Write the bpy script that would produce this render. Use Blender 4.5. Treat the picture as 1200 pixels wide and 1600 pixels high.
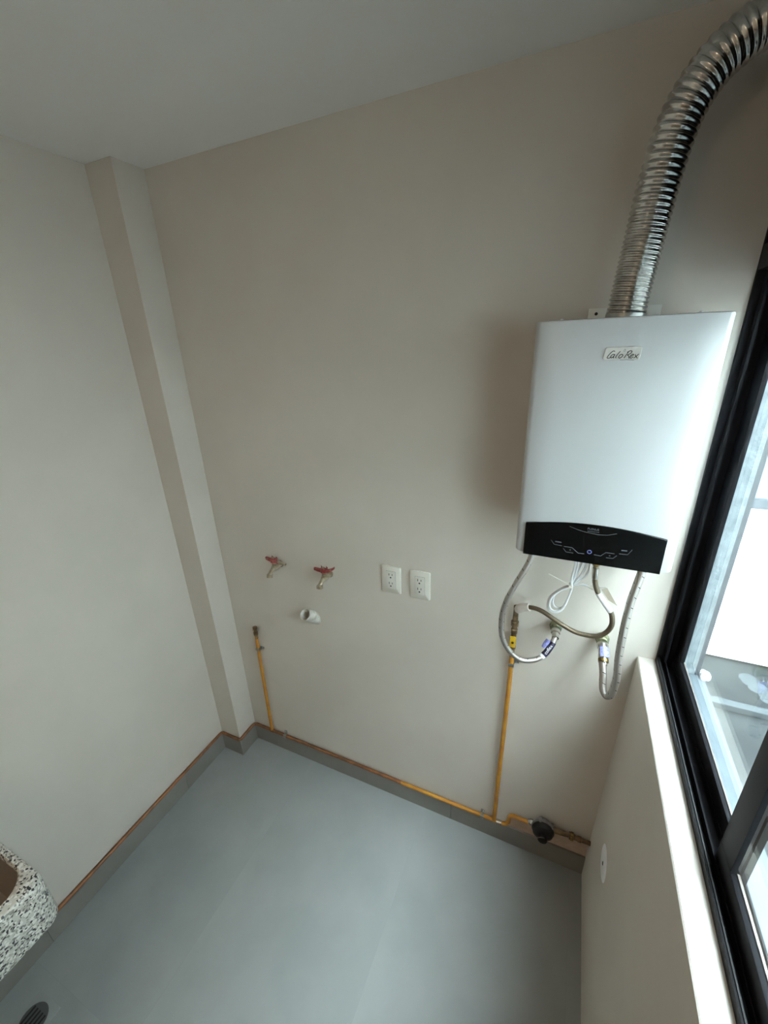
import bpy, bmesh, math, random
from mathutils import Vector, Matrix

for o in list(bpy.data.objects):
    bpy.data.objects.remove(o, do_unlink=True)
scene = bpy.context.scene
COL = scene.collection
random.seed(7)

# ------------------------------------------------------------------ camera
cam_d = bpy.data.cameras.new('camera')
cam_d.sensor_fit = 'VERTICAL'
cam_d.sensor_height = 24.0
cam_d.lens = 645.79 / 1600 * 24.0
cam_d.clip_start = 0.01
cam = bpy.data.objects.new('camera', cam_d)
COL.objects.link(cam)
R = Vector((0.91225999, 0.4081881, -0.03412022))
U = Vector((-0.12146604, 0.34913316, 0.92916739))
F = Vector((-0.39118757, 0.84349778, -0.36808121))
cam.matrix_world = Matrix(((R.x, U.x, -F.x, 1.48257), (R.y, U.y, -F.y, -1.19435), (R.z, U.z, -F.z, 1.93730), (0, 0, 0, 1)))
scene.camera = cam

# ------------------------------------------------------------------ sky and exposure
SKY = 53.0
world = bpy.data.worlds.new('overcast_sky')
scene.world = world
world.use_nodes = True
bg = world.node_tree.nodes['Background']
# overcast sky: about three times brighter overhead than at the horizon
wn = world.node_tree
geo = wn.nodes.new('ShaderNodeTexCoord')
sep = wn.nodes.new('ShaderNodeSeparateXYZ')
wn.links.new(geo.outputs['Generated'], sep.inputs[0])
mxn = wn.nodes.new('ShaderNodeMath')
mxn.operation = 'MAXIMUM'
mxn.inputs[1].default_value = 0.0
wn.links.new(sep.outputs[2], mxn.inputs[0])
ma = wn.nodes.new('ShaderNodeMath')
ma.operation = 'MULTIPLY_ADD'
ma.inputs[1].default_value = 2.0 / 3 * SKY
ma.inputs[2].default_value = 1.0 / 3 * SKY
wn.links.new(mxn.outputs[0], ma.inputs[0])
wn.links.new(ma.outputs[0], bg.inputs[1])
bg.inputs[0].default_value = (0.83, 0.93, 1.0, 1)
scene.view_settings.view_transform = 'Standard'
scene.view_settings.look = 'None'
scene.view_settings.gamma = 1.0
scene.view_settings.use_curve_mapping = False
scene.view_settings.exposure = 0.24
LAMP_STRENGTH = 25.0

# ------------------------------------------------------------------ materials
def srgb(r, g, b):
    f = lambda c: (c / 255 / 12.92) if c / 255 <= 0.04045 else ((c / 255 + 0.055) / 1.055) ** 2.4
    return (f(r), f(g), f(b), 1)

def mat(name, col, rough=0.5, metal=0.0, col2=None, nscale=8.0, bump=0.0, bscale=200.0, detail=3.0, spec=0.5, lo=0.4, hi=0.6):
    m = bpy.data.materials.new(name)
    m.use_nodes = True
    nt = m.node_tree
    b = nt.nodes['Principled BSDF']
    b.inputs['Base Color'].default_value = col
    b.inputs['Roughness'].default_value = rough
    b.inputs['Metallic'].default_value = metal
    b.inputs['Specular IOR Level'].default_value = spec
    tc = nt.nodes.new('ShaderNodeTexCoord')
    if col2 is not None:
        n = nt.nodes.new('ShaderNodeTexNoise')
        n.inputs['Scale'].default_value = nscale
        n.inputs['Detail'].default_value = detail
        nt.links.new(tc.outputs['Object'], n.inputs['Vector'])
        r = nt.nodes.new('ShaderNodeValToRGB')
        r.color_ramp.elements[0].position = lo
        r.color_ramp.elements[1].position = hi
        r.color_ramp.elements[0].color = col
        r.color_ramp.elements[1].color = col2
        nt.links.new(n.outputs['Fac'], r.inputs['Fac'])
        nt.links.new(r.outputs['Color'], b.inputs['Base Color'])
    if bump > 0:
        n2 = nt.nodes.new('ShaderNodeTexNoise')
        n2.inputs['Scale'].default_value = bscale
        n2.inputs['Detail'].default_value = 4
        nt.links.new(tc.outputs['Object'], n2.inputs['Vector'])
        bp = nt.nodes.new('ShaderNodeBump')
        bp.inputs['Strength'].default_value = bump
        bp.inputs['Distance'].default_value = 0.002
        nt.links.new(n2.outputs['Fac'], bp.inputs['Height'])
        nt.links.new(bp.outputs['Normal'], b.inputs['Normal'])
    return m

M = {}
M['paint'] = mat('warm_grey_wall_paint', srgb(212, 205, 196), 0.75, col2=srgb(208, 201, 192), nscale=3, bump=0.10, bscale=260)
M['ceil'] = mat('white_ceiling_paint', srgb(238, 238, 235), 0.85, bump=0.08, bscale=200)
M['tile'] = mat('grey_porcelain_tile', srgb(148, 151, 150), 0.42, col2=srgb(142, 146, 145), nscale=5, bump=0.04, bscale=500, detail=6)
M['skirt'] = mat('shade_toned_skirting_tile', srgb(133, 130, 125), 0.5, col2=srgb(127, 124, 119), nscale=5, bump=0.04, bscale=500)  # same tile as the floor, darkened for the shade on the back skirting
M['grout'] = mat('grey_grout', srgb(142, 145, 144), 0.7)
M['bare'] = mat('bare_plaster', srgb(196, 172, 152), 0.9, col2=srgb(182, 160, 142), nscale=25, bump=0.3, bscale=150)
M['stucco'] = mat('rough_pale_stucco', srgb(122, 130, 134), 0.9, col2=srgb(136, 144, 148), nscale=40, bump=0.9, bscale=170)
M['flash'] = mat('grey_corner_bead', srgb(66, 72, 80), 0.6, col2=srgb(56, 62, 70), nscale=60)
M['cement'] = mat('darkened_grey_cement', srgb(44, 48, 49), 0.7, col2=srgb(33, 36, 38), nscale=3, bump=0.2, bscale=60, detail=6, spec=0.2)  # yard grey set much darker to offset the very bright sky
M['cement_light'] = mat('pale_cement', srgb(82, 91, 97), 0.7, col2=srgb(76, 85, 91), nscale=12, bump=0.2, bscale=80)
M['kerb'] = mat('grey_kerb_cement', srgb(66, 71, 74), 0.8, col2=srgb(60, 65, 68), nscale=12, spec=0.2)
M['bldg'] = mat('white_building_render', srgb(205, 214, 216), 0.9, col2=srgb(200, 210, 212), nscale=2)
M['added_wall'] = mat('pale_added_wall_render', srgb(212, 213, 211), 0.9, col2=srgb(206, 207, 205), nscale=2)  # for the added yard walls, pale so they bounce daylight indoors
M['black_al'] = mat('black_anodised_aluminium', srgb(20, 20, 23), 0.55, 0.0, spec=0.10)
M['worn_al'] = mat('worn_bare_aluminium_edge', srgb(96, 88, 82), 0.6, 0.0, col2=srgb(110, 104, 98), nscale=60)
M['lug'] = mat('pale_zinc_plate', srgb(232, 229, 222), 0.6)
M['rubber'] = mat('black_rubber_seal', srgb(14, 14, 15), 0.6)
M['white_enamel'] = mat('white_enamel', srgb(194, 196, 198), 0.32, bump=0.02, bscale=700)
M['gloss_black'] = mat('glossy_black_plastic', srgb(7, 8, 9), 0.22, spec=0.18)
M['mark'] = mat('grey_print', srgb(88, 92, 98), 0.5)
M['mark_blue'] = mat('blue_print', srgb(92, 96, 150), 0.4)
M['badge'] = mat('satin_silver_badge', srgb(214, 211, 206), 0.35, 0.1, col2=srgb(200, 197, 193), nscale=60)
M['ink'] = mat('black_ink', srgb(18, 16, 16), 0.5)
M['duct'] = mat('aluminium_duct', srgb(206, 204, 200), 0.20, 1.0, col2=srgb(186, 184, 180), nscale=60, bump=0.06, bscale=300)
M['galv'] = mat('galvanised_steel', srgb(170, 170, 166), 0.4, 0.85, col2=srgb(150, 150, 148), nscale=40)
M['chrome'] = mat('bright_nickel', srgb(205, 202, 196), 0.22, 1.0)
M['brass'] = mat('tarnished_brass', srgb(150, 126, 74), 0.38, 0.85, col2=srgb(112, 92, 58), nscale=90)
M['green_brass'] = mat('greenish_brass_nut', srgb(138, 136, 104), 0.45, 0.6, col2=srgb(104, 112, 92), nscale=70)
M['copper'] = mat('dull_copper', srgb(150, 100, 66), 0.45, 0.5, col2=srgb(120, 84, 60), nscale=22)
M['yellow'] = mat('yellow_pipe_paint', srgb(196, 140, 46), 0.5, 0.0, col2=srgb(178, 120, 44), nscale=14)
M['yellow_clean'] = mat('bright_yellow_sleeve', srgb(214, 172, 36), 0.4)
M['bronze'] = mat('dark_bronze_fitting', srgb(132, 108, 80), 0.45, 0.4, col2=srgb(92, 74, 54), nscale=50)
M['white_plastic'] = mat('white_plastic', srgb(228, 225, 216), 0.35)
M['white_plastic2'] = mat('white_insert_plastic', srgb(222, 219, 211), 0.3)
M['slot'] = mat('dark_slot', srgb(40, 34, 30), 0.7)
M['pvc'] = mat('white_pvc', srgb(222, 219, 210), 0.45, col2=srgb(196, 192, 182), nscale=60, bump=0.1)
M['red'] = mat('worn_red_enamel', srgb(134, 44, 42), 0.45, col2=srgb(160, 106, 100), nscale=110, lo=0.5, hi=0.7)
M['tap'] = mat('paint_splashed_brass', srgb(166, 156, 136), 0.45, 0.25, col2=srgb(148, 134, 110), nscale=60)
M['cord'] = mat('white_cable', srgb(226, 228, 230), 0.4)
M['navy'] = mat('navy_label', srgb(38, 34, 62), 0.35)
M['violet'] = mat('violet_label', srgb(112, 112, 168), 0.4, col2=srgb(138, 140, 190), nscale=160)
M['tape'] = mat('translucent_tape', srgb(196, 186, 178), 0.35, bump=0.4, bscale=120)
M['white_print'] = mat('white_print', srgb(238, 238, 240), 0.5)
M['reg_grey'] = mat('grey_die_cast', srgb(150, 146, 146), 0.45, 0.4, col2=srgb(132, 128, 128), nscale=70)
M['reg_black'] = mat('black_moulded_cap', srgb(14, 13, 14), 0.4, spec=0.35)
M['basin'] = mat('taupe_basin', srgb(128, 116, 104), 0.5, col2=srgb(120, 108, 97), nscale=12)
M['drain'] = mat('dark_drain', srgb(72, 74, 74), 0.6)
M['steel'] = mat('dull_steel', srgb(126, 128, 128), 0.45, 0.6)
M['foam'] = mat('white_sealant', srgb(220, 226, 230), 0.6, bump=0.5, bscale=90)

def emission(name, col, strength):
    m = bpy.data.materials.new(name)
    m.use_nodes = True
    b = m.node_tree.nodes['Principled BSDF']
    b.inputs['Base Color'].default_value = (0.8, 0.8, 0.8, 1)
    b.inputs['Emission Color'].default_value = col
    b.inputs['Emission Strength'].default_value = strength
    return m
M['lamp'] = emission('warm_lamp_diffuser', (1.0, 0.80, 0.58, 1), LAMP_STRENGTH)

def glass(name, tint=(0.93, 0.97, 0.96, 1)):
    m = bpy.data.materials.new(name)
    m.use_nodes = True
    nt = m.node_tree
    nt.nodes.remove(nt.nodes['Principled BSDF'])
    out = nt.nodes['Material Output']
    tr = nt.nodes.new('ShaderNodeBsdfTransparent')
    tr.inputs[0].default_value = tint
    gl = nt.nodes.new('ShaderNodeBsdfGlossy')
    gl.inputs['Roughness'].default_value = 0.01
    lw = nt.nodes.new('ShaderNodeLayerWeight')
    pw = nt.nodes.new('ShaderNodeMath')
    pw.operation = 'POWER'
    pw.inputs[1].default_value = 5.0
    nt.links.new(lw.outputs['Facing'], pw.inputs[0])
    fr = nt.nodes.new('ShaderNodeMath')
    fr.operation = 'MULTIPLY_ADD'
    fr.inputs[1].default_value = 0.9
    fr.inputs[2].default_value = 0.04
    nt.links.new(pw.outputs[0], fr.inputs[0])
    mx = nt.nodes.new('ShaderNodeMixShader')
    nt.links.new(fr.outputs[0], mx.inputs[0])
    nt.links.new(tr.outputs[0], mx.inputs[1])
    nt.links.new(gl.outputs[0], mx.inputs[2])
    nt.links.new(mx.outputs[0], out.inputs[0])
    return m
M['glass'] = glass('window_glass')
M['film'] = glass('clear_plastic_film', (0.80, 0.76, 0.70, 1))
M['dark_glass'] = mat('dark_reflective_glass', srgb(120, 140, 148), 0.08)

def terrazzo():
    m = bpy.data.materials.new('speckled_granite')
    m.use_nodes = True
    nt = m.node_tree
    b = nt.nodes['Principled BSDF']
    b.inputs['Roughness'].default_value = 0.4
    tc = nt.nodes.new('ShaderNodeTexCoord')
    v = nt.nodes.new('ShaderNodeTexVoronoi')
    v.inputs['Scale'].default_value = 230
    nt.links.new(tc.outputs['Object'], v.inputs['Vector'])
    r = nt.nodes.new('ShaderNodeValToRGB')
    r.color_ramp.interpolation = 'CONSTANT'
    e = r.color_ramp.elements
    e[0].position = 0.0
    e[0].color = srgb(38, 38, 40)
    e[1].position = 0.14
    e[1].color = srgb(128, 126, 120)
    for pos, c in ((0.30, srgb(200, 198, 190)), (0.72, srgb(226, 224, 218)), (0.9, srgb(176, 172, 164))):
        k = e.new(pos)
        k.color = c
    sx = nt.nodes.new('ShaderNodeSeparateXYZ')
    nt.links.new(v.outputs['Color'], sx.inputs[0])
    nt.links.new(sx.outputs[0], r.inputs['Fac'])
    nt.links.new(r.outputs['Color'], b.inputs['Base Color'])
    return m
M['granite'] = terrazzo()

def braid(name, c_light, c_dark, marks=True):
    # woven steel sleeve: diagonal weave from the tube's own UVs (u around, v metres along)
    m = bpy.data.materials.new(name)
    m.use_nodes = True
    nt = m.node_tree
    b = nt.nodes['Principled BSDF']
    b.inputs['Metallic'].default_value = 0.9
    b.inputs['Roughness'].default_value = 0.34
    uv = nt.nodes.new('ShaderNodeUVMap')
    sp = nt.nodes.new('ShaderNodeSeparateXYZ')
    nt.links.new(uv.outputs[0], sp.inputs[0])
    def math_n(op, a, bb=None):
        n = nt.nodes.new('ShaderNodeMath')
        n.operation = op
        for i, x in enumerate((a, bb)):
            if x is None:
                continue
            if isinstance(x, (int, float)):
                n.inputs[i].default_value = x
            else:
                nt.links.new(x, n.inputs[i])
        return n.outputs[0]
    u = math_n('MULTIPLY', sp.outputs[0], 10.0 * 2 * math.pi)
    v = math_n('MULTIPLY', sp.outputs[1], 260.0 * 2 * math.pi)
    w1 = math_n('SINE', math_n('ADD', u, v))
    w2 = math_n('SINE', math_n('SUBTRACT', u, v))
    w = math_n('MULTIPLY', w1, w2)
    fac = math_n('MULTIPLY_ADD', w, 0.5)
    fac.node.inputs[2].default_value = 0.5
    mix = nt.nodes.new('ShaderNodeMix')
    mix.data_type = 'RGBA'
    nt.links.new(fac, mix.inputs[0])
    mix.inputs[6].default_value = c_dark
    mix.inputs[7].default_value = c_light
    colout = mix.outputs[2]
    if marks:
        # dark tracer thread: short oblique dashes every three centimetres
        ph = math_n('FRACT', math_n('ADD', math_n('MULTIPLY', sp.outputs[1], 34.0), math_n('MULTIPLY', sp.outputs[0], 1.0)))
        line = math_n('LESS_THAN', ph, 0.07)
        gate = math_n('LESS_THAN', math_n('FRACT', math_n('ADD', math_n('MULTIPLY', sp.outputs[0], 3.0), 0.2)), 0.45)
        mk = math_n('MULTIPLY', line, gate)
        mix2 = nt.nodes.new('ShaderNodeMix')
        mix2.data_type = 'RGBA'
        nt.links.new(mk, mix2.inputs[0])
        nt.links.new(colout, mix2.inputs[6])
        mix2.inputs[7].default_value = srgb(40, 36, 40)
        colout = mix2.outputs[2]
    nt.links.new(colout, b.inputs['Base Color'])
    bp = nt.nodes.new('ShaderNodeBump')
    bp.inputs['Strength'].default_value = 0.5
    bp.inputs['Distance'].default_value = 0.0006
    nt.links.new(fac, bp.inputs['Height'])
    nt.links.new(bp.outputs['Normal'], b.inputs['Normal'])
    return m
M['braid'] = braid('braided_steel', srgb(214, 208, 202), srgb(136, 130, 126))
M['braid_dark'] = braid('braided_bronze_steel', srgb(150, 138, 118), srgb(92, 82, 68), marks=False)

# ------------------------------------------------------------------ mesh builder
class MB:
    def __init__(self):
        self.bm = bmesh.new()
        self.uv = self.bm.loops.layers.uv.new('UVMap')

    def box(self, x0, x1, y0, y1, z0, z1, bevel=0.0):
        r = bmesh.ops.create_cube(self.bm, size=1.0)
        vs = r['verts']
        for v in vs:
            v.co = Vector((x0 + (v.co.x + .5) * (x1 - x0), y0 + (v.co.y + .5) * (y1 - y0), z0 + (v.co.z + .5) * (z1 - z0)))
        if bevel > 0:
            es = list({e for v in vs for e in v.link_edges})
            bmesh.ops.bevel(self.bm, geom=es, offset=bevel, segments=2, profile=0.6, affect='EDGES')
        return self

    def loops(self, rings, cap0=True, cap1=True):
        # rings: list of equally long lists of points, joined one to the next
        vr = [[self.bm.verts.new(p) for p in r] for r in rings]
        n = len(vr[0])
        for a, b in zip(vr[:-1], vr[1:]):
            for i in range(n):
                j = (i + 1) % n
                self.bm.faces.new((a[i], a[j], b[j], b[i]))
        if cap0:
            self.bm.faces.new(list(reversed(vr[0])))
        if cap1:
            self.bm.faces.new(vr[-1])
        return self

    def tube(self, path, rad, seg=14, cap=True, phase=None):
        P = [Vector(p) for p in path]
        n = len(P)
        rad = rad if hasattr(rad, '__len__') else [rad] * n
        T = []
        for i in range(n):
            a, b = P[max(i - 1, 0)], P[min(i + 1, n - 1)]
            t = (b - a)
            T.append(t.normalized() if t.length > 1e-9 else Vector((0, 0, 1)))
        ref = Vector((0, 0, 1)) if abs(T[0].z) < 0.9 else Vector((0, 1, 0))
        N = (ref - T[0] * ref.dot(T[0])).normalized()
        rings = []
        s = 0.0
        S = []
        for i in range(n):
            if i:
                s += (P[i] - P[i - 1]).length
                N = (N - T[i] * N.dot(T[i]))
                N.normalize()
            S.append(s)
            B = T[i].cross(N)
            ring = []
            for k in range(seg):
                th = 2 * math.pi * k / seg
                rr = rad[i] if phase is None else phase(s, th)
                ring.append(self.bm.verts.new(P[i] + (N * math.cos(th) + B * math.sin(th)) * rr))
            rings.append(ring)
        for i in range(n - 1):
            for k in range(seg):
                j = (k + 1) % seg
                f = self.bm.faces.new((rings[i][k], rings[i][j], rings[i + 1][j], rings[i + 1][k]))
                for lp, (uu, vv) in zip(f.loops, ((k, S[i]), (k + 1, S[i]), (k + 1, S[i + 1]), (k, S[i + 1]))):
                    lp[self.uv].uv = (uu / seg, vv)
        if cap:
            self.bm.faces.new(list(reversed(rings[0])))
            self.bm.faces.new(rings[-1])
        return self

    def lathe(self, origin, axis, prof, seg=24, cap=True):
        # prof: (distance along axis, radius)
        o, a = Vector(origin), Vector(axis).normalized()
        ref = Vector((0, 0, 1)) if abs(a.z) < 0.9 else Vector((1, 0, 0))
        n = (ref - a * ref.dot(a)).normalized()
        b = a.cross(n)
        rings = [[o + a * d + (n * math.cos(2 * math.pi * k / seg) + b * math.sin(2 * math.pi * k / seg)) * max(r, 1e-5) for k in range(seg)] for d, r in prof]
        return self.loops(rings, cap, cap)

    def ribbon(self, path, w, y, t=0.0004):
        # flat printed stroke in an x-z plane, facing -y
        P = [Vector((p[0], 0, p[1])) for p in path]
        n = len(P)
        L, Rr = [], []
        for i in range(n):
            a, b = P[max(i - 1, 0)], P[min(i + 1, n - 1)]
            d = (b - a).normalized()
            nn = Vector((-d.z, 0, d.x)) * (w / 2)
            L.append(P[i] + nn)
            Rr.append(P[i] - nn)
        def v(p, yy):
            return self.bm.verts.new((p.x, yy, p.z))
        f = [(v(a, y - t), v(b, y - t), v(b, y), v(a, y)) for a, b in zip(L, Rr)]
        for i in range(n - 1):
            for k in range(4):
                self.bm.faces.new((f[i][k], f[i][(k + 1) % 4], f[i + 1][(k + 1) % 4], f[i + 1][k]))
        self.bm.faces.new(list(reversed(f[0])))
        self.bm.faces.new(f[-1])
        return self

    def build(self, name, material, parent=None, smooth=35):
        bm = self.bm
        bmesh.ops.recalc_face_normals(bm, faces=bm.faces)
        lo = Vector((1e9,) * 3)
        hi = -lo
        for v in bm.verts:
            for i in range(3):
                lo[i] = min(lo[i], v.co[i])
                hi[i] = max(hi[i], v.co[i])
        c = (lo + hi) / 2
        if parent is None:
            c.z = lo.z
        for v in bm.verts:
            v.co -= c
        me = bpy.data.meshes.new(name)
        bm.to_mesh(me)
        bm.free()
        me.materials.append(M[material] if isinstance(material, str) else material)
        if smooth:
            for p in me.polygons:
                p.use_smooth = True
            me.set_sharp_from_angle(angle=math.radians(smooth))
        o = bpy.data.objects.new(name, me)
        COL.objects.link(o)
        o['_w'] = tuple(c)
        if parent is not None:
            o.parent = parent
            o.location = c - Vector(parent['_w'])
        else:
            o.location = c
        return o

def tag(o, label=None, cat=None, group=None, kind=None):
    if label:
        o['label'] = label
    if cat:
        o['category'] = cat
    if group:
        o['group'] = group
    if kind:
        o['kind'] = kind
    return o

def thing(name, loc, label=None, cat=None, group=None, kind=None):
    o = bpy.data.objects.new(name, None)
    o.empty_display_size = 0.05
    COL.objects.link(o)
    o.location = loc
    o['_w'] = tuple(loc)
    return tag(o, label, cat, group, kind)

def spline(pts, n=10):
    P = [Vector(p) for p in pts]
    P = [P[0] * 2 - P[1]] + P + [P[-1] * 2 - P[-2]]
    out = []
    for i in range(1, len(P) - 2):
        p0, p1, p2, p3 = P[i - 1:i + 3]
        for k in range(n):
            t = k / n
            out.append(0.5 * ((2 * p1) + (p2 - p0) * t + (2 * p0 - 5 * p1 + 4 * p2 - p3) * t * t + (3 * p1 - p0 - 3 * p2 + p3) * t ** 3))
    out.append(P[-2].copy())
    return out

def rrect(x0, x1, y0, y1, r, z, n=6):
    pts = []
    for cx, cy, a0 in ((x1 - r, y1 - r, 0), (x0 + r, y1 - r, 90), (x0 + r, y0 + r, 180), (x1 - r, y0 + r, 270)):
        for k in range(n + 1):
            a = math.radians(a0 + 90 * k / n)
            pts.append(Vector((cx + r * math.cos(a), cy + r * math.sin(a), z)))
    return pts

def text_mesh(name, body, size, origin, xdir, ydir, material, parent, shear=0.0, extrude=0.0002):
    cu = bpy.data.curves.new(name, 'FONT')
    cu.body = body
    cu.size = size
    cu.align_x = 'CENTER'
    cu.align_y = 'CENTER'
    cu.shear = shear
    cu.extrude = extrude
    cu.resolution_u = 3
    tmp = bpy.data.objects.new(name + '_tmp', cu)
    COL.objects.link(tmp)
    dg = bpy.context.evaluated_depsgraph_get()
    me = bpy.data.meshes.new_from_object(tmp.evaluated_get(dg))
    bpy.data.objects.remove(tmp, do_unlink=True)
    bpy.data.curves.remove(cu)
    me.name = name
    me.materials.clear()
    me.materials.append(M[material])
    x = Vector(xdir).normalized()
    y = Vector(ydir)
    y = (y - x * y.dot(x)).normalized()
    z = x.cross(y)
    me.transform(Matrix(((x.x, y.x, z.x, 0), (x.y, y.y, z.y, 0), (x.z, y.z, z.z, 0), (0, 0, 0, 1))))
    o = bpy.data.objects.new(name, me)
    COL.objects.link(o)
    o['_w'] = tuple(origin)
    o.parent = parent
    o.location = Vector(origin) - Vector(parent['_w'])
    return o

# ------------------------------------------------------------------ the room
H = 2.5
REAR = -2.9
SILL = 1.062
FX = 1.786          # inner face of the window frame
WEND = -1.18        # far end of the window behind the viewer

MB().box(-0.12, 1.838, 0.0, 0.15, 0.0, H).build('wall_back', 'paint', smooth=0)['kind'] = 'structure'
wall_back = bpy.data.objects['wall_back']
MB().box(-0.12, 0.0, REAR, 0.0, 0.0, H).build('wall_left', 'paint', smooth=0)['kind'] = 'structure'
b = MB()
b.loops([[Vector((1.727, REAR, 0)), Vector((1.838, REAR, 0)), Vector((1.838, 0, 0)), Vector((1.727, 0, 0))],
         [Vector((1.7415, REAR, SILL - .003)), Vector((1.838, REAR, SILL - .003)), Vector((1.838, 0, SILL - .003)), Vector((1.7415, 0, SILL - .003))],
         [Vector((1.744, REAR, SILL)), Vector((1.838, REAR, SILL)), Vector((1.838, 0, SILL)), Vector((1.744, 0, SILL))]])
b.box(1.742, 1.838, REAR, WEND, SILL, H)
wall_right = b.build('wall_right', 'paint', smooth=0)
wall_right['kind'] = 'structure'
MB().box(-0.12, 1.838, REAR - 0.12, REAR, 0.0, H).build('wall_rear', 'paint', smooth=0)['kind'] = 'structure'
MB().box(-0.12, 1.838, REAR - 0.12, 0.15, H, H + 0.12).build('ceiling', 'ceil', smooth=0)['kind'] = 'structure'
# boxed-in column in the corner
CA, CB = 0.1218, 0.1142
MB().box(0.0, CA, -CB, 0.0, 0.0, H, 0.0015).build('wall_column', 'paint', smooth=0)['kind'] = 'structure'

# floor: grout bed with large tiles laid on it
floor = MB().box(-0.12, 1.838, REAR - 0.12, 0.15, -0.12, -0.0004).build('floor', 'grout', smooth=0)
floor['kind'] = 'structure'
gap = 0.0006
xs = [-0.12, 0.483, 1.083, 1.683, 1.80]
ys = [0.0, -1.02, -2.22, REAR - 0.12]
for i in range(len(xs) - 1):
    for j in range(len(ys) - 1):
        MB().box(xs[i] + gap, xs[i + 1] - gap, ys[j + 1] + gap, ys[j] - gap, -0.010, 0.0).build('floor_tile', 'tile', floor, smooth=0)

# tile skirting
BH, BT = 0.098, 0.010
def skirting(name, pieces):
    root = thing(name, (pieces[0][0], pieces[0][2], 0.0), kind='structure')
    for p in pieces:
        MB().box(*p, 0.0, BH, 0.0008).build('skirting_tile', 'skirt', root, smooth=0)
skirting('baseboard_back', [(CA, 0.60, -BT, 0.0), (0.6012, 1.2, -BT, 0.0), (1.2012, 1.7275, -BT, 0.0)])
skirting('baseboard_column', [(0.0, CA + BT, -CB - BT, -CB), (CA, CA + BT, -CB, -BT)])
skirting('baseboard_left', [(0.0, BT, -0.364, -CB - BT), (0.0, BT, -0.9652, -0.3652), (0.0, BT, -1.5664, -0.9664), (0.0, BT, -2.1676, -1.5676)])
# strip of bare plaster left above the skirting behind the regulator
b = MB()
for x0, x1, zt in ((1.437, 1.50, 0.166), (1.50, 1.60, 0.170), (1.60, 1.7275, 0.166)):
    b.box(x0, x1, -0.0025, 0.0, BH, zt)
b.build('bare_plaster_strip', 'bare', wall_back, smooth=0)

# ------------------------------------------------------------------ window
win = thing('window_1', (FX, -0.8, SILL - 0.012), kind='structure')
ZT = 2.058
b = MB()
b.box(FX, 1.838, -0.012, 0.0, SILL - 0.012, H - .004, 0.0008)
b.box(1.800, 1.806, -0.030, -0.012, SILL + .02, ZT)
b.box(1.832, 1.838, -0.030, -0.012, SILL + .02, ZT)
b.build('jamb', 'black_al', win)
b = MB()
b.box(FX, 1.838, WEND, -0.0121, SILL - 0.012, SILL + 0.004, 0.0008)
for x in (FX, 1.803, 1.824):
    b.box(x, x + 0.003, WEND, -0.0121, SILL + 0.004, SILL + 0.020)
b.box(1.835, 1.838, WEND, -0.0121, SILL + 0.004, SILL + 0.030)
b.build('track', 'black_al', win)
MB().box(FX + 0.0035, FX + 0.006, WEND, -0.0121, SILL + 0.0045, SILL + 0.022).build('seal', 'rubber', win)
b = MB()
b.box(FX - 0.001, 1.838, WEND, -0.0121, ZT, ZT + 0.045, 0.001)
b.build('transom', 'black_al', win)
MB().box(1.800, 1.812, WEND, -0.0121, ZT + 0.0455, H - 0.004).build('upper_panel', 'black_al', win)
MB().box(FX, 1.838, WEND + .001, WEND + .03, SILL + .004, H - .004).build('end_jamb', 'black_al', win)

def sash(x0, x1, y0, y1, zb):
    zt = ZT - 0.004
    w = 0.052
    s = MB().box(x0, x1, y0, y1, zb, zb + w, 0.001).build('sash', 'black_al', win)
    MB().box(x0, x1, y0, y1, zt - 0.04, zt, 0.001).build('top_rail', 'black_al', s)
    MB().box(x0, x1, y1 - w, y1, zb + w, zt - 0.04, 0.001).build('stile', 'black_al', s)
    MB().box(x0, x1, y0, y0 + w, zb + w, zt - 0.04, 0.001).build('stile', 'black_al', s)
    xm = (x0 + x1) / 2
    MB().box(xm - 0.002, xm + 0.002, y0 + w - .004, y1 - w + .004, zb + w - .004, zt - 0.036).build('pane', 'glass', s, smooth=0)
    MB().box(xm + 0.003, x1 + 0.0006, y0 + w, y1 - w, zb + w, zb + w + 0.0025).build('worn_edge', 'worn_al', s, smooth=0)
    return s
sash(1.826, 1.836, -0.590, -0.0125, SILL + 0.005)
sash(1.807, 1.819, -1.148, -0.545, SILL + 0.005)

# outside of the window: rough reveal, corner bead, sloping cement sill
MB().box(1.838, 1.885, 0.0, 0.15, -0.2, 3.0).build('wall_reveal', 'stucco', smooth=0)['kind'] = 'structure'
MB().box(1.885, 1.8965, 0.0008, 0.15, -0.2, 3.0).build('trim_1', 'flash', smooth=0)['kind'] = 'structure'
b = MB()
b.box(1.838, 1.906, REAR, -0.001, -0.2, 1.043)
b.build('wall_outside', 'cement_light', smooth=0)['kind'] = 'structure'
MB().box(1.838, 1.906, REAR, WEND, 1.043, 3.0).build('wall_outside_pier', 'stucco', smooth=0)['kind'] = 'structure'

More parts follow.
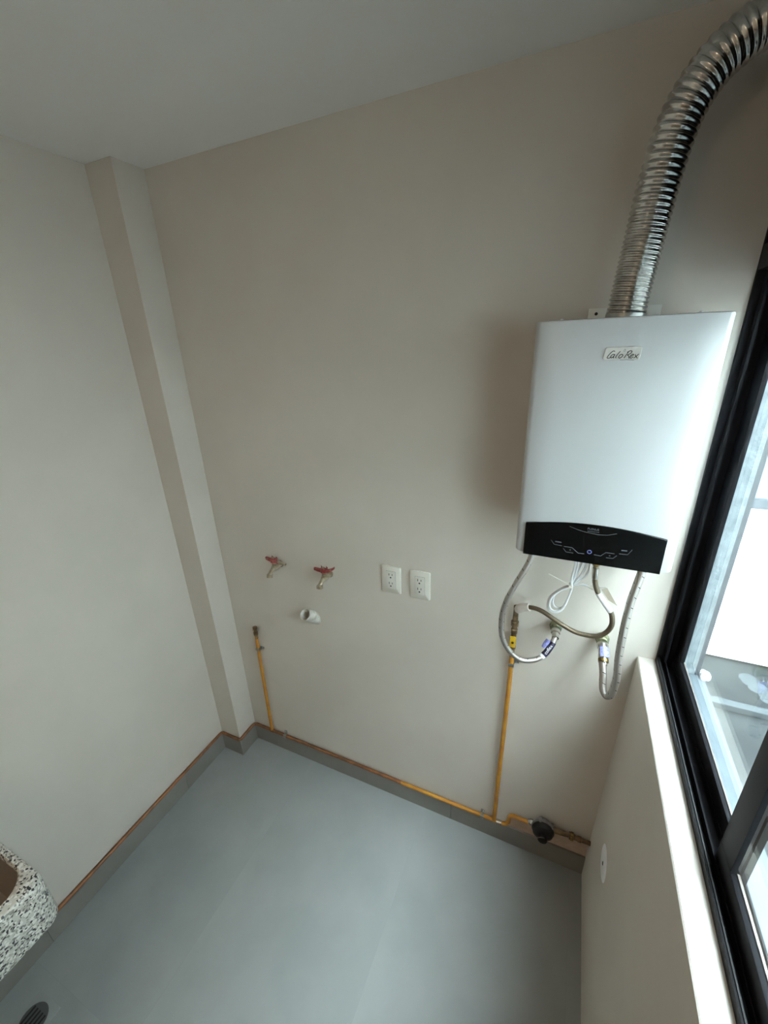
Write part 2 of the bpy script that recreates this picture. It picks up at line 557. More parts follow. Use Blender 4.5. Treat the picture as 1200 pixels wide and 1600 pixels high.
# ------------------------------------------------------------------ outside: yard and white building across it
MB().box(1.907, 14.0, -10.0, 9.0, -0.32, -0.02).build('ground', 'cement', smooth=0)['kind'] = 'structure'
tag(MB().box(1.95, 4.4, 1.16, 1.21, -0.02, 0.02, 0.006).build('cement_kerb', 'kerb', smooth=0), 'pale cement kerb across the yard outside the window', 'kerb')
bl = thing('building', (3.0, 1.70, -0.02), 'white rendered building across the yard outside the window', 'building')
b = MB()
b.box(1.5, 2.25, 1.635, 1.9, 0.0, 5.0)
b.box(2.25, 3.6, 1.635, 1.9, 0.0, 1.02)
b.box(2.25, 3.6, 1.635, 1.9, 2.2, 5.0)
b.box(3.6, 4.49, 1.635, 1.9, 0.0, 5.0)
b.box(2.25, 3.6, 1.72, 1.9, 1.02, 2.2)
b.build('wall', 'bldg', bl, smooth=0)
MB().box(1.907, 4.45, 0.45, 1.634, 2.75, 2.95).build('added_shade_slab', 'bldg', bl, smooth=0)  # unseen slab, added to shade the yard and the white building
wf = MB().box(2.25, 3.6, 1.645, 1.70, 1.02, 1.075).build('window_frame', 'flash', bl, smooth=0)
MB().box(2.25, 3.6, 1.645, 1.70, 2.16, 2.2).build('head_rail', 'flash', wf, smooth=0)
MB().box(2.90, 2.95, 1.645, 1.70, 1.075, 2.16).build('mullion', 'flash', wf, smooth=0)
MB().box(2.25, 2.90, 1.675, 1.68, 1.075, 2.16).build('pane', 'dark_glass', wf, smooth=0)
MB().box(2.95, 3.6, 1.675, 1.68, 1.075, 2.16).build('pane', 'dark_glass', wf, smooth=0)
nb = thing('building', (4.65, -2.0, -0.02), 'unseen tall pale wall added at the far side of the yard to shape the daylight', 'building')  # unseen wall, added to block low sky and bounce daylight
MB().box(4.5, 4.8, -9.0, 1.9, 0.0, 5.25).build('wall', 'added_wall', nb, smooth=0)
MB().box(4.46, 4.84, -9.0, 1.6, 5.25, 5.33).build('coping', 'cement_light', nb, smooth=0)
sb = thing('building', (3.2, -3.1, -0.02), 'unseen tall pale wall added at the near end of the yard to shape the daylight', 'building')  # unseen wall, added to tone down direct sky on the heater
MB().box(1.95, 4.44, -3.0, -2.7, 0.0, 5.25).build('wall', 'added_wall', sb, smooth=0)
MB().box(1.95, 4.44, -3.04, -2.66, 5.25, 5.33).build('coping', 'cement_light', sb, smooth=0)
b = MB()
for x, y, r in ((1.905, 0.004, 0.010), (1.909, -0.006, 0.012), (1.903, -0.012, 0.008)):
    b.lathe((x, y, 1.043), (0, 0, 1), [(0, r), (r * .8, r * 1.05), (r * 1.6, r * .6), (r * 1.9, 0.001)], 12)
tag(b.build('sealant_blob', 'foam'), 'lump of white sealant at the foot of the outside corner', 'sealant')
b = MB()
for i in range(7):
    t = i / 6
    r = 0.05 - 0.02 * t
    b.lathe((2.66 + 0.05 * t + random.uniform(-.02, .02), 1.49 - 0.16 * t, -0.022), (0, 0, 1), [(0, r), (0.006, r), (0.010, r * .6), (0.011, 0.001)], 10)
tag(b.build('cement_spill', 'kerb'), 'pale lumpy cement spill on the yard beside the kerb', 'spill')

# ------------------------------------------------------------------ water heater
HX0, HX1, HZ0, HZ1, HD = 1.3888, 1.7188, 1.4589, 1.9769, 0.2332
heater = thing('water_heater', ((HX0 + HX1) / 2, -0.12, HZ0), 'white wall-hung gas water heater with glossy black control strip', 'water heater')
def heater_ring(inset, z):
    # plan outline: flat back, side walls, gently faceted front
    r = 0.012
    pts = [(HX0 + inset, -0.010 - inset), (HX0 + inset, -HD + 0.022)]
    for k in range(6):
        a = math.radians(180 + 15 * k)
        pts.append((HX0 + inset + 0.016 + 0.016 * math.cos(a), -HD + inset + 0.022 + 0.018 * math.sin(a)))
    pts.append((HX0 + 0.055, -HD + inset))
    pts.append((HX1 - 0.055, -HD + inset))
    for k in range(6):
        a = math.radians(285 + 15 * k)
        pts.append((HX1 - inset - 0.016 + 0.016 * math.cos(a), -HD + inset + 0.022 + 0.018 * math.sin(a)))
    pts += [(HX1 - inset, -HD + 0.022), (HX1 - inset, -0.010 - inset)]
    return [Vector((x, y, z)) for x, y in pts]
MB().loops([heater_ring(0.004, HZ0), heater_ring(0.001, HZ0 + 0.0015), heater_ring(0, HZ0 + 0.004), heater_ring(0, HZ1 - 0.004), heater_ring(0.001, HZ1 - 0.0012), heater_ring(0.004, HZ1)]).build('casing', 'white_enamel', heater, smooth=40)

# black control strip with arched top edge
PX0, PX1 = 1.409, 1.695
top = []
for k in range(17):
    t = k / 16
    top.append((PX1 + (PX0 - PX1) * t, 1.5400 + 0.0150 * (1 - (2 * t - 1) ** 2)))
outline = [(PX0, HZ0 - 0.001), (PX1, HZ0 - 0.001)] + top
def pring(y, inset):
    cx, cz = (PX0 + PX1) / 2, 1.502
    return [Vector((cx + (x - cx) * (1 - inset / 0.143), y, cz + (z - cz) * (1 - inset / 0.05))) for x, z in outline]
panel = MB().loops([pring(-0.226, 0), pring(-0.2352, 0), pring(-0.2360, 0.0010)]).build('control_panel', 'gloss_black', heater, smooth=0)
PY = -0.2361
b = MB()
for path in ([(1.4686, 1.5048), (1.4765, 1.4948), (1.4935, 1.4937)], [(1.4975, 1.4875), (1.5042, 1.4794), (1.5194, 1.4793)],
             [(1.4979, 1.4928), (1.5152, 1.4926), (1.5297, 1.4811), (1.5427, 1.4815)], [(1.5624, 1.483), (1.5761, 1.482), (1.5856, 1.4923), (1.6026, 1.4923)],
             [(1.5874, 1.4797), (1.6013, 1.4803), (1.6077, 1.4885)], [(1.6115, 1.4939), (1.628, 1.4946), (1.6348, 1.5076)]):
    b.ribbon(path, 0.0011, PY)
for path in ([(1.478, 1.5024), (1.4915, 1.5018)], [(1.6146, 1.5029), (1.6259, 1.5034)]):
    b.ribbon(path, 0.0024, PY)
for x, z in ((1.512, 1.486), (1.594, 1.4857)):
    b.ribbon([(x - .0013, z), (x + .0013, z)], 0.0026, PY)
b.build('control_marks', 'mark', panel, smooth=0)
b = MB()
circ = [(1.5525 + 0.0042 * math.cos(k * math.pi / 10), 1.488 + 0.0042 * math.sin(k * math.pi / 10)) for k in range(21)]
b.ribbon(circ, 0.0014, PY)
b.build('power_button_ring', 'mark_blue', panel, smooth=0)
MB().ribbon([(1.5039, 1.545), (1.5224, 1.5389), (1.5388, 1.5356), (1.5642, 1.5331), (1.5825, 1.5348), (1.600, 1.541)], 0.0007, PY).build('arc_line', 'steel', panel, smooth=0)
text_mesh('model_lettering', 'PLENUS', 0.0068, (1.553, PY - 0.0002, 1.5445), (1, 0, 0), (0, 0, 1), 'mark', panel)
b = MB()
for k in range(8):
    b.ribbon([(1.542 + k * 0.003, 1.5387), (1.5438 + k * 0.003, 1.5387)], 0.0018, PY)
b.build('fine_print', 'mark', panel, smooth=0)

# maker's badge, a slanted rounded plate with script letters
bad = []
for cx, cz, a0 in ((1.5800, 1.9205, 0), (1.5265, 1.9205, 90), (1.5240, 1.9050, 180), (1.5790, 1.9050, 270)):
    for k in range(5):
        a = math.radians(a0 + 22.5 * k)
        bad.append((cx + 0.0042 * math.cos(a), cz + 0.0042 * math.sin(a)))
def badge_ring(y, s):
    return [Vector((1.5523 + (x - 1.5523) * s, y, 1.9127 + (z - 1.9127) * (1 - (1 - s) * 3))) for x, z in bad]
badge = MB().loops([badge_ring(-HD + 0.001, 1), badge_ring(-HD - 0.0018, 1), badge_ring(-HD - 0.0026, 0.975)]).build('badge', 'badge', heater)
def lx(x, y):
    return (1.527 + (x - 305) * 9.885e-5, 1.9045 + (327 - y - (x - 305) * 0.021) * 1.08e-4)
b = MB()
BY = -HD - 0.0026
for st in ([(430, 215), (400, 206), (350, 248), (315, 298), (312, 325), (345, 326), (380, 300)],
           [(435, 262), (395, 265), (370, 300), (378, 322), (410, 305), (435, 264), (415, 316), (432, 320)],
           [(522, 210), (480, 265), (455, 312), (470, 322)],
           [(565, 262), (530, 268), (508, 305), (522, 325), (555, 310), (575, 278), (563, 262)],
           [(665, 214), (630, 275), (600, 325)], [(640, 228), (690, 202), (720, 215), (700, 250), (652, 270), (680, 292), (682, 322), (700, 318)],
           [(715, 297), (755, 272), (745, 258), (715, 275), (702, 308), (722, 325), (757, 303)],
           [(780, 262), (802, 300), (830, 325)], [(840, 255), (802, 296), (765, 325)]):
    pts = [(p.x, p.y) for p in spline([(x, y, 0) for x, y in st], 4)]
    b.ribbon([lx(*q) for q in pts], 0.00125, BY)
b.build('script_lettering', 'ink', badge, smooth=0)
b = MB()
b.ribbon([lx(*q) for q in ((600, 172), (576, 208), (590, 222), (611, 206), (601, 174))], 0.0006, BY)
b.ribbon([lx(*q) for q in ((540, 356), (650, 352), (780, 356))], 0.0009, BY)
b.build('flame_and_underline', 'steel', badge, smooth=0)

# flue spigot, mounting lug, cover screws, connections underneath
DX, DY = 1.5547, -0.115
MB().lathe((DX, DY, HZ1 - 0.002), (0, 0, 1), [(0, 0.046), (0.004, 0.046), (0.006, 0.0335), (0.018, 0.0335)], 32).build('flue_spigot', 'galv', heater)
lug = MB().box(1.484, 1.522, -0.004, -0.0012, HZ1 - 0.03, 2.0075, 0.001).build('mounting_lug', 'lug', heater)
MB().lathe((1.501, -0.0038, 1.9955), (0, -1, 0), [(0, 0.0036), (0.0008, 0.0036)], 12).build('screw_hole', 'slot', lug)
lug = MB().box(1.600, 1.632, -0.004, -0.0012, HZ1 - 0.03, 2.0075, 0.001).build('mounting_lug', 'lug', heater)
for x in (1.4368, 1.6682):
    MB().lathe((x, -0.212, HZ1 - 0.001), (0, 0, 1), [(0, 0.0032), (0.0028, 0.0032), (0.0042, 0.0018)], 12).build('cover_screw', 'white_print', heater)
for x, r in ((1.4265, 0.011), (1.5815, 0.010), (1.6865, 0.011)):
    MB().lathe((x, -0.12, HZ0 + 0.004), (0, 0, -1), [(0, r * 1.25), (0.012, r * 1.25), (0.013, r), (0.03, r)], 6 if r > .0105 else 16).build('connection', 'brass', heater)

# ------------------------------------------------------------------ flue duct
ctrl = [(DX, DY, HZ1 + 0.004), (1.5590, DY, 2.04), (1.5660, DY, 2.1172), (1.5735, DY, 2.2000), (1.5828, DY, 2.2643), (1.5925, DY, 2.3040), (1.6075, DY, 2.3370), (1.6280, DY, 2.3650), (1.6470, DY, 2.3810), (1.6680, DY, 2.3945), (1.6900, DY, 2.4020), (1.73, DY, 2.408), (1.799, DY, 2.409)]
raw = spline(ctrl, 30)
S = [0.0]
for a_, b_ in zip(raw[:-1], raw[1:]):
    S.append(S[-1] + (b_ - a_).length)
def at_len(s):
    for i in range(len(S) - 1):
        if S[i + 1] >= s:
            t = (s - S[i]) / max(S[i + 1] - S[i], 1e-9)
            return raw[i].lerp(raw[i + 1], t)
    return raw[-1].copy()
# pitch opens out towards the bend: turns(s) is the running count of corrugations
def pitch(s):
    t = min(max((s - 0.10) / 0.18, 0), 1)
    return 0.0085 + 0.0045 * t * t * (3 - 2 * t)
turn_tab = [0.0]
dsl = 0.0005
while len(turn_tab) * dsl < S[-1] + 0.01:
    turn_tab.append(turn_tab[-1] + dsl / pitch(len(turn_tab) * dsl))
def turns(s):
    k = min(int(s / dsl), len(turn_tab) - 2)
    return turn_tab[k] + (turn_tab[k + 1] - turn_tab[k]) * (s / dsl - k)
path, s = [], 0.0
while s < S[-1]:
    path.append(at_len(s))
    s += pitch(s) / 9
def duct_r(s, th):
    ph = (turns(s) + th / (2 * math.pi)) % 1.0
    prof = 0.5 + 0.5 * math.cos(2 * math.pi * ph)
    return 0.0338 + 0.0034 * prof ** 0.8
duct = thing('exhaust_duct', (DX, DY, HZ1 + 0.004), 'corrugated aluminium exhaust duct rising from the heater and bending to the window', 'duct')
MB().tube(path, 0.035, 40, cap=False, phase=duct_r).build('corrugated_pipe', 'duct', duct, smooth=60)
MB().lathe((DX, DY, HZ1 + 0.003), (0.03, 0, 1), [(0, 0.0375), (0.007, 0.0375), (0.008, 0.0365)], 36, cap=False).build('clamp_band', 'galv', duct)
MB().lathe((1.7995, DY, 2.409), (-1, 0, 0), [(0, 0.058), (0.003, 0.058), (0.004, 0.040), (0.014, 0.039)], 36, cap=False).build('wall_flange', 'galv', duct)

# ------------------------------------------------------------------ water connections and braided hoses
def stub(x, z, mat_n, label):
    t = thing('water_outlet', (x, -0.0, z), label, 'pipe fitting')
    MB().lathe((x, -0.0005, z), (0, -1, 0), [(0, 0.0125), (0.012, 0.0125)], 20).build('nipple', 'brass', t)
    MB().lathe((x, -0.006, z), (0, -1, 0), [(0, 0.0175), (0.004, 0.0190), (0.010, 0.0190), (0.013, 0.0165), (0.024, 0.0165), (0.026, 0.0145), (0.030, 0.0145)], 24).build('nut', mat_n, t)
    return t
stub(1.511, 1.117, 'green_brass', 'greenish brass wall fitting where the left hose starts')
stub(1.641, 1.105, 'green_brass', 'greenish brass wall fitting behind the U-bend of the right hose')

# left hose
hA = thing('flexible_hose', (1.51, -0.036, 1.04), 'braided steel hose with navy label looping left under the heater', 'hose', 'flexible connectors under the heater')
A = [(1.512, -0.060, 1.1085), (1.5052, -0.075, 1.0895), (1.4908, -0.09, 1.0640), (1.4679, -0.105, 1.0459), (1.4272, -0.12, 1.0424), (1.3926, -0.13, 1.0708), (1.3671, -0.135, 1.1215), (1.3606, -0.135, 1.1887), (1.3707, -0.135, 1.251), (1.3904, -0.13, 1.3078), (1.4099, -0.125, 1.3542), (1.4213, -0.12, 1.3898), (1.4262, -0.12, 1.43)]
sp = spline(A, 12)
MB().tube(sp, 0.0080, 16).build('braided_tube', 'braid', hA)
MB().lathe((1.511, -0.0365, 1.1165), (0.05, -1, -.32), [(0, 0.0125), (0.003, 0.0135), (0.012, 0.0135), (0.014, 0.0105), (0.030, 0.0100)], 24).build('end_nut', 'chrome', hA)
lab = MB().tube([sp[i] for i in range(9, 28)], 0.0094, 18).build('label_sleeve', 'navy', hA)
MB().tube([sp[i] for i in range(27, 31)], 0.0092, 18).build('crimp', 'white_print', hA)
mid = sp[19]
dirv = (sp[11] - sp[27])
cam_dir = (Vector((1.48257, -1.19435, 1.9373)) - mid).normalized()
up = cam_dir.cross(dirv.normalized())
MB().tube([sp[22] + Vector((-.012, .002, .012)) + (sp[14] - sp[24]) * t for t in (0, .5, 1)], [0.0050, .0075, .0070], 12).build('label_flap', 'violet', hA)
text_mesh('label_lettering', 'coflex', 0.0135, mid + cam_dir * 0.0100, dirv, up, 'white_print', lab)
MB().lathe((1.4265, -0.12, 1.405), (0, 0, 1), [(0, 0.0098), (0.03, 0.0098), (0.031, 0.012), (0.044, 0.012)], 20).build('upper_nut', 'chrome', hA)

# right hose
hC = thing('flexible_hose', (1.65, -0.036, 0.99), 'braided steel hose with violet label making a tight U-bend beside the window', 'hose', 'flexible connectors under the heater')
Cp = [(1.642, -0.085, 1.0790), (1.6480, -0.102, 1.0500), (1.6500, -0.115, 1.027), (1.653, -0.125, 1.0115), (1.6625, -0.132, 1.0010), (1.6725, -0.137, 1.0180), (1.6763, -0.138, 1.0723), (1.671, -0.138, 1.1367), (1.6686, -0.138, 1.2201), (1.6711, -0.132, 1.3068), (1.678, -0.126, 1.3623), (1.6831, -0.121, 1.4009), (1.6862, -0.12, 1.43)]
sp = spline(Cp, 12)
MB().tube(sp, 0.0096, 16).build('braided_tube', 'braid', hC)
ax = Vector((0.08, -0.75, -0.48))
MB().lathe((1.6412, -0.0345, 1.1040), ax, [(0, 0.0145), (0.003, 0.0155), (0.016, 0.0150), (0.018, 0.0125), (0.034, 0.0125), (0.036, 0.0135), (0.050, 0.0135), (0.052, 0.0105), (0.064, 0.0102)], 24).build('end_nut', 'chrome', hC)
o3 = Vector((1.6412, -0.0345, 1.1040)) + ax.normalized() * 0.047
MB().lathe(o3, ax, [(0, 0.0140), (0.009, 0.0140)], 24).build('tan_ring', 'brass', hC)
# violet label: a curved patch on the viewer's side of the fitting
a = ax.normalized()
cd = (Vector((1.48257, -1.19435, 1.9373)) - o3)
nrm = (cd - a * cd.dot(a)).normalized()
bt = a.cross(nrm)
b = MB()
o4 = Vector((1.6412, -0.0345, 1.1040)) + a * 0.014
ringsL = []
for d in (0, 0.030):
    outer = [o4 + a * d + (nrm * math.cos(t) + bt * math.sin(t)) * 0.0164 for t in [math.radians(-75 + 10 * k) for k in range(11)]]
    inner = [o4 + a * d + (nrm * math.cos(t) + bt * math.sin(t)) * 0.0130 for t in [math.radians(25 - 10 * k) for k in range(11)]]
    ringsL.append(outer + inner)
b.loops(ringsL)
b.build('label_patch', 'violet', hC)
MB().lathe((1.6865, -0.12, 1.405), (0, 0, 1), [(0, 0.0110), (0.03, 0.0110), (0.031, 0.0125), (0.044, 0.0125)], 20).build('upper_nut', 'chrome', hC)

# gas hose in the middle
hB = thing('gas_hose', (1.40, -0.04, 1.16), 'thin dark braided gas hose with white sleeve curling under the heater', 'hose', 'flexible connectors under the heater')
Bp = [(1.5815, -0.12, 1.43), (1.5815, -0.12, 1.4047), (1.5828, -0.12, 1.373), (1.5868, -0.118, 1.3439), (1.5975, -0.115, 1.3171), (1.6161, -0.11, 1.2885), (1.632, -0.105, 1.265), (1.6412, -0.1, 1.2456), (1.6450, -0.1, 1.2156), (1.6343, -0.1, 1.1869), (1.6114, -0.1, 1.1694), (1.5628, -0.095, 1.1649), (1.5131, -0.085, 1.1797), (1.4665, -0.07, 1.1956), (1.433, -0.06, 1.1943), (1.4034, -0.05, 1.1781)]
sp = spline(Bp, 12)
MB().tube(sp, 0.0068, 16).build('braided_tube', 'braid_dark', hB)
MB().tube(sp[48:75], 0.0077, 18).build('white_sleeve', 'white_print', hB)
MB().lathe((1.5815, -0.12, 1.432), (0, 0, -1), [(0, 0.0130), (0.020, 0.0130), (0.030, 0.0095), (0.034, 0.0085)], 6).build('brass_nut', 'brass', hB)
MB().tube(sp[17:30], 0.0080, 18).build('crimp', 'chrome', hB)
# clear tape wrapped round the elbow onto the gas valve
b = MB()
b.tube([(1.430, -0.059, 1.1935), (1.415, -0.054, 1.1865), (1.404, -0.050, 1.1775), (1.396, -0.044, 1.166)], [0.0125, 0.0145, 0.0150, 0.0125], 8)
b.build('taped_elbow', 'tape', hB, smooth=20)
# plastic tag hanging from the hose
b = MB()
t0 = [Vector(v) for v in ((1.604, -0.108, 1.3245), (1.618, -0.101, 1.3265), (1.6485, -0.100, 1.2785), (1.6255, -0.106, 1.2945))]
b.loops([t0, [v + Vector((0.0003, 0.0008, 0.0002)) for v in t0]])
b.build('plastic_tag', 'film', hB, smooth=0)
MB().tube(spline([(1.5915, -0.122, 1.330), (1.600, -0.118, 1.334), (1.612, -0.110, 1.3320), (1.618, -0.104, 1.3260)], 6), 0.0006, 6).build('tag_wire', 'steel', hB)

# ------------------------------------------------------------------ power cord
cord = thing('power_cord', (1.53, -0.09, 1.21), 'bundled white power cord held by a cable tie under the heater', 'cord')
def loop_path(sc, dy, sk):
    cx, cz = 1.532, 1.309
    base = [(1.5306, 1.3095), (1.5111, 1.2958), (1.5006, 1.286), (1.4868, 1.2681), (1.4803, 1.254), (1.4785, 1.2334), (1.4862, 1.2174), (1.5027, 1.214), (1.5189, 1.2283), (1.5272, 1.2578), (1.5331, 1.2886), (1.5355, 1.3086)]
    return [(cx + (x - cx) * sc + sk * (cz - z), -0.09 + dy, cz + (z - cz) * (0.35 + 0.65 * sc)) for x, z in base]
main = loop_path(1.0, 0.0, 0.0)
up1 = [(1.5387, -0.11, 1.430), (1.5391, -0.103, 1.3708), (1.5374, -0.097, 1.347), (1.5341, -0.093, 1.3271)]
tail = [(1.5448, -0.092, 1.3165), (1.5574, -0.090, 1.3199), (1.5672, -0.088, 1.3175), (1.5770, -0.086, 1.3140)]
b = MB()
b.tube(spline(up1 + main + tail, 8), 0.0030, 10)
in1 = loop_path(0.80, 0.006, 0.03)
in2 = loop_path(0.88, -0.005, -0.02)
u2 = [(1.555, -0.11, 1.43), (1.5583, -0.10, 1.3836), (1.5548, -0.09, 1.3548), (1.5435, -0.086, 1.3263)]
u3 = [(1.5657, -0.11, 1.43), (1.5685, -0.10, 1.3744), (1.5646, -0.09, 1.3499), (1.5508, -0.084, 1.3279)]
u4 = [(1.5475, -0.108, 1.43), (1.5455, -0.10, 1.3760), (1.541, -0.098, 1.3450), (1.5365, -0.095, 1.3230)]
b.tube(spline(u2 + in1 + [(1.5375, -0.082, 1.330), (1.550, -0.085, 1.375), (1.553, -0.10, 1.43)], 8), 0.0030, 10)
b.tube(spline(u3 + in2 + [(1.531, -0.098, 1.330), (1.533, -0.102, 1.375), (1.536, -0.11, 1.43)], 8), 0.0030, 10)
b.build('cable', 'cord', cord)
MB().tube([(1.574, -0.0865, 1.3150), (1.580, -0.0855, 1.3132), (1.584, -0.085, 1.3125), (1.602, -0.083, 1.3105)], [0.0032, 0.0042, 0.0062, 0.0062], 12).build('plug', 'white_plastic', cord)
tie = MB().tube([(1.5400, -0.087, 1.3080), (1.5345, -0.099, 1.3130), (1.5292, -0.1, 1.3152), (1.5022, -0.1, 1.3271), (1.472, -0.105, 1.3425)], [0.0012, 0.0014, 0.0014, 0.0012, 0.0010], 6).build('cable_tie', 'white_plastic', cord)
MB().box(1.5262, 1.5352, -0.104, -0.079, 1.3075, 1.3140, 0.0015).build('tie_head', 'white_plastic', tie)

# ------------------------------------------------------------------ gas pipe on the walls
PR = 0.0078
PZ = BH + PR + 0.001
gp = thing('gas_pipe', (0.25, -0.02, PZ), 'yellow-painted copper gas pipe running on top of the skirting with two risers', 'pipe')
MB().tube([(0.0085, -2.1, PZ), (0.0085, -0.14, PZ), (0.010, -0.128, PZ), (0.016, -CB - 0.0085, PZ), (0.10, -CB - 0.0085, PZ), (CA + 0.004, -CB - 0.008, PZ), (CA + 0.0085, -CB - 0.002, PZ), (CA + 0.0085, -0.030, PZ), (CA + 0.012, -0.016, PZ), (CA + 0.024, -0.0110, PZ), (0.245, -0.0110, PZ)], PR, 12).build('copper_run', 'copper', gp)
run = MB().tube([(0.245, -0.0110, PZ), (0.80, -0.0110, PZ), (0.97, -0.0110, PZ)], PR, 12).build('copper_run', 'copper', gp)
MB().tube([(0.97, -0.0110, PZ), (1.20, -0.0110, PZ), (1.415, -0.0115, PZ + 0.003), (1.432, -0.012, PZ + 0.010), (1.4400, -0.0125, PZ + 0.030), (1.4425, -0.013, 0.168), (1.448, -0.016, 0.183), (1.460, -0.020, 0.192), (1.515, -0.024, 0.197)], PR, 12).build('yellow_run', 'yellow', gp)
# left riser with capped end
MB().tube([(0.247, -0.0120, PZ), (0.2475, -0.013, 0.17), (0.252, -0.015, 0.40), (0.2555, -0.016, 0.62), (0.2575, -0.016, 0.715)], PR, 12).build('riser', 'yellow', gp)
MB().lathe((0.2575, -0.016, 0.700), (0.01, 0, 1), [(0, 0.0078), (0.020, 0.0078), (0.022, 0.0105), (0.036, 0.0105), (0.038, 0.0075), (0.050, 0.0080), (0.055, 0.0105), (0.064, 0.0105), (0.066, 0.006)], 10).build('capped_end', 'bronze', gp)
MB().tube([(0.2575, -0.014, 0.730), (0.244, -0.006, 0.732), (0.230, -0.003, 0.731)], [0.003, 0.0045, 0.005], 8).build('plaster_smear', 'bare', gp)
# right riser up to the valve
MB().tube([(1.3835, -0.0120, PZ + 0.002), (1.3840, -0.013, 0.18), (1.3865, -0.016, 0.50), (1.3900, -0.018, 0.80), (1.3905, -0.020, 0.98)], PR, 12).build('riser', 'yellow', gp)
valve = MB().lathe((1.3898, -0.020, 0.965), (0.0, -0.02, 1), [(0, 0.0075), (0.030, 0.0075), (0.032, 0.0095), (0.044, 0.0095), (0.046, 0.0085), (0.095, 0.0085), (0.097, 0.0105), (0.112, 0.0105), (0.114, 0.0085), (0.124, 0.0085), (0.126, 0.0120), (0.142, 0.0120), (0.144, 0.009), (0.160, 0.0085), (0.185, 0.0080), (0.200, 0.0085)], 12).build('shutoff_valve', 'bronze', gp)
MB().box(1.3800, 1.3985, -0.036, -0.0285, 1.012, 1.052, 0.0025).build('yellow_handle', 'yellow_clean', valve)
MB().lathe((1.3898, -0.030, 1.032), (0, -1, 0), [(0, 0.004), (0.009, 0.004)], 8).build('handle_screw', 'brass', valve)
MB().tube([(1.3928, -0.026, 1.150), (1.3960, -0.036, 1.166), (1.3985, -0.045, 1.172)], [0.0085, 0.0105, 0.0095], 10).build('elbow', 'bronze', gp)
def clip(x, z, vertical, y=-0.014):
    c = MB()
    if vertical:
        c.box(x - 0.0085, x + 0.0085, y - 0.0095, y - 0.0070, z - 0.006, z + 0.006, 0.001)
        c.box(x + 0.0075, x + 0.024, -0.004, -0.0005, z - 0.006, z + 0.006, 0.001)
        c.box(x + 0.0068, x + 0.0092, y - 0.0095, -0.0005, z - 0.006, z + 0.006)
        c.lathe((x + 0.017, -0.004, z), (0, -1, 0), [(0, 0.0045), (0.003, 0.0035)], 10)
    else:
        c.box(x - 0.007, x + 0.007, -0.0205, -0.0185, z - 0.0075, z + 0.0080, 0.0008)
        c.box(x - 0.007, x + 0.007, -0.0205, -0.0005, z + 0.0070, z + 0.0095, 0.0008)
        c.box(x - 0.007, x + 0.007, -0.0035, -0.0005, z + 0.007, z + 0.026, 0.0008)
        c.lathe((x, -0.0035, z + 0.018), (0, -1, 0), [(0, 0.0045), (0.003, 0.0035)], 10)
    return c.build('pipe_clip', 'galv', gp)
clip(1.3903, 0.932, True, -0.0195)
clip(0.2558, 0.640, True, -0.016)
clip(1.335, PZ, False)
clip(0.330, PZ, False)
MB().lathe((1.392, -0.0112, PZ + 0.001), (1, 0, 0.06), [(0, 0.0080), (0.001, 0.0098), (0.022, 0.0098), (0.023, 0.0080)], 14).build('soldered_tee', 'chrome', gp)
MB().lathe((0.238, -0.0112, PZ), (1, 0, 0), [(0, 0.0080), (0.001, 0.0098), (0.022, 0.0098), (0.023, 0.0080)], 14).build('soldered_tee', 'copper', gp)

# ------------------------------------------------------------------ gas regulator
RX, RZ = 1.566, 0.204
reg = thing('gas_regulator', (RX, -0.02, RZ - 0.04), 'grey gas regulator with black domed cap low on the back wall', 'regulator')
MB().lathe((RX, -0.004, RZ), (0, -1, 0), [(0, 0.020), (0.010, 0.024), (0.014, 0.036), (0.022, 0.041), (0.027, 0.041), (0.030, 0.038)], 32).build('body', 'reg_grey', reg)
MB().lathe((RX, -0.033, RZ), (0, -1, 0), [(0, 0.0385), (0.004, 0.0405), (0.008, 0.0405), (0.011, 0.0375), (0.020, 0.0350), (0.026, 0.0270), (0.028, 0.0200)], 32).build('cap', 'reg_black', reg)
kn = MB().lathe((RX + 0.001, -0.060, RZ - 0.002), (0, -1, 0), [(0, 0.0175), (0.014, 0.0175), (0.0165, 0.0155), (0.017, 0.0100)], 24).build('adjuster_knob', 'reg_black', reg)
for k in range(5):
    th = 2 * math.pi * (k + .5) / 5
    MB().lathe((RX + 0.0385 * math.cos(th), -0.016, RZ + 0.0385 * math.sin(th)), (0, -1, 0), [(0, 0.005), (0.020, 0.005), (0.022, 0.003)], 10).build('flange_lug', 'reg_grey', reg)
MB().lathe((RX - 0.036, -0.022, RZ - 0.004), (-1, -0.03, -0.05), [(0, 0.0125), (0.012, 0.0125), (0.013, 0.0095), (0.020, 0.0090)], 6).build('inlet_nut', 'chrome', reg)
MB().lathe((RX + 0.034, -0.022, RZ + 0.003), (1, 0, 0.03), [(0, 0.0115), (0.030, 0.0105), (0.050, 0.0085), (0.056, 0.0085), (0.057, 0.0130), (0.072, 0.0130), (0.073, 0.0095), (0.078, 0.0095)], 10).build('outlet_fitting', 'bronze', reg)
MB().lathe((RX + 0.096, -0.022, RZ + 0.005), (1, 0, 0.0), [(0, 0.0145), (0.010, 0.0145)], 6).build('union_nut', 'brass', reg)
MB().lathe((RX + 0.107, -0.022, RZ + 0.005), (1, 0, 0.0), [(0, 0.0085), (0.012, 0.0085), (0.013, 0.0105), (0.026, 0.0105), (0.027, 0.0080), (0.060, 0.0080)], 12).build('pipe_stub', 'bronze', reg)

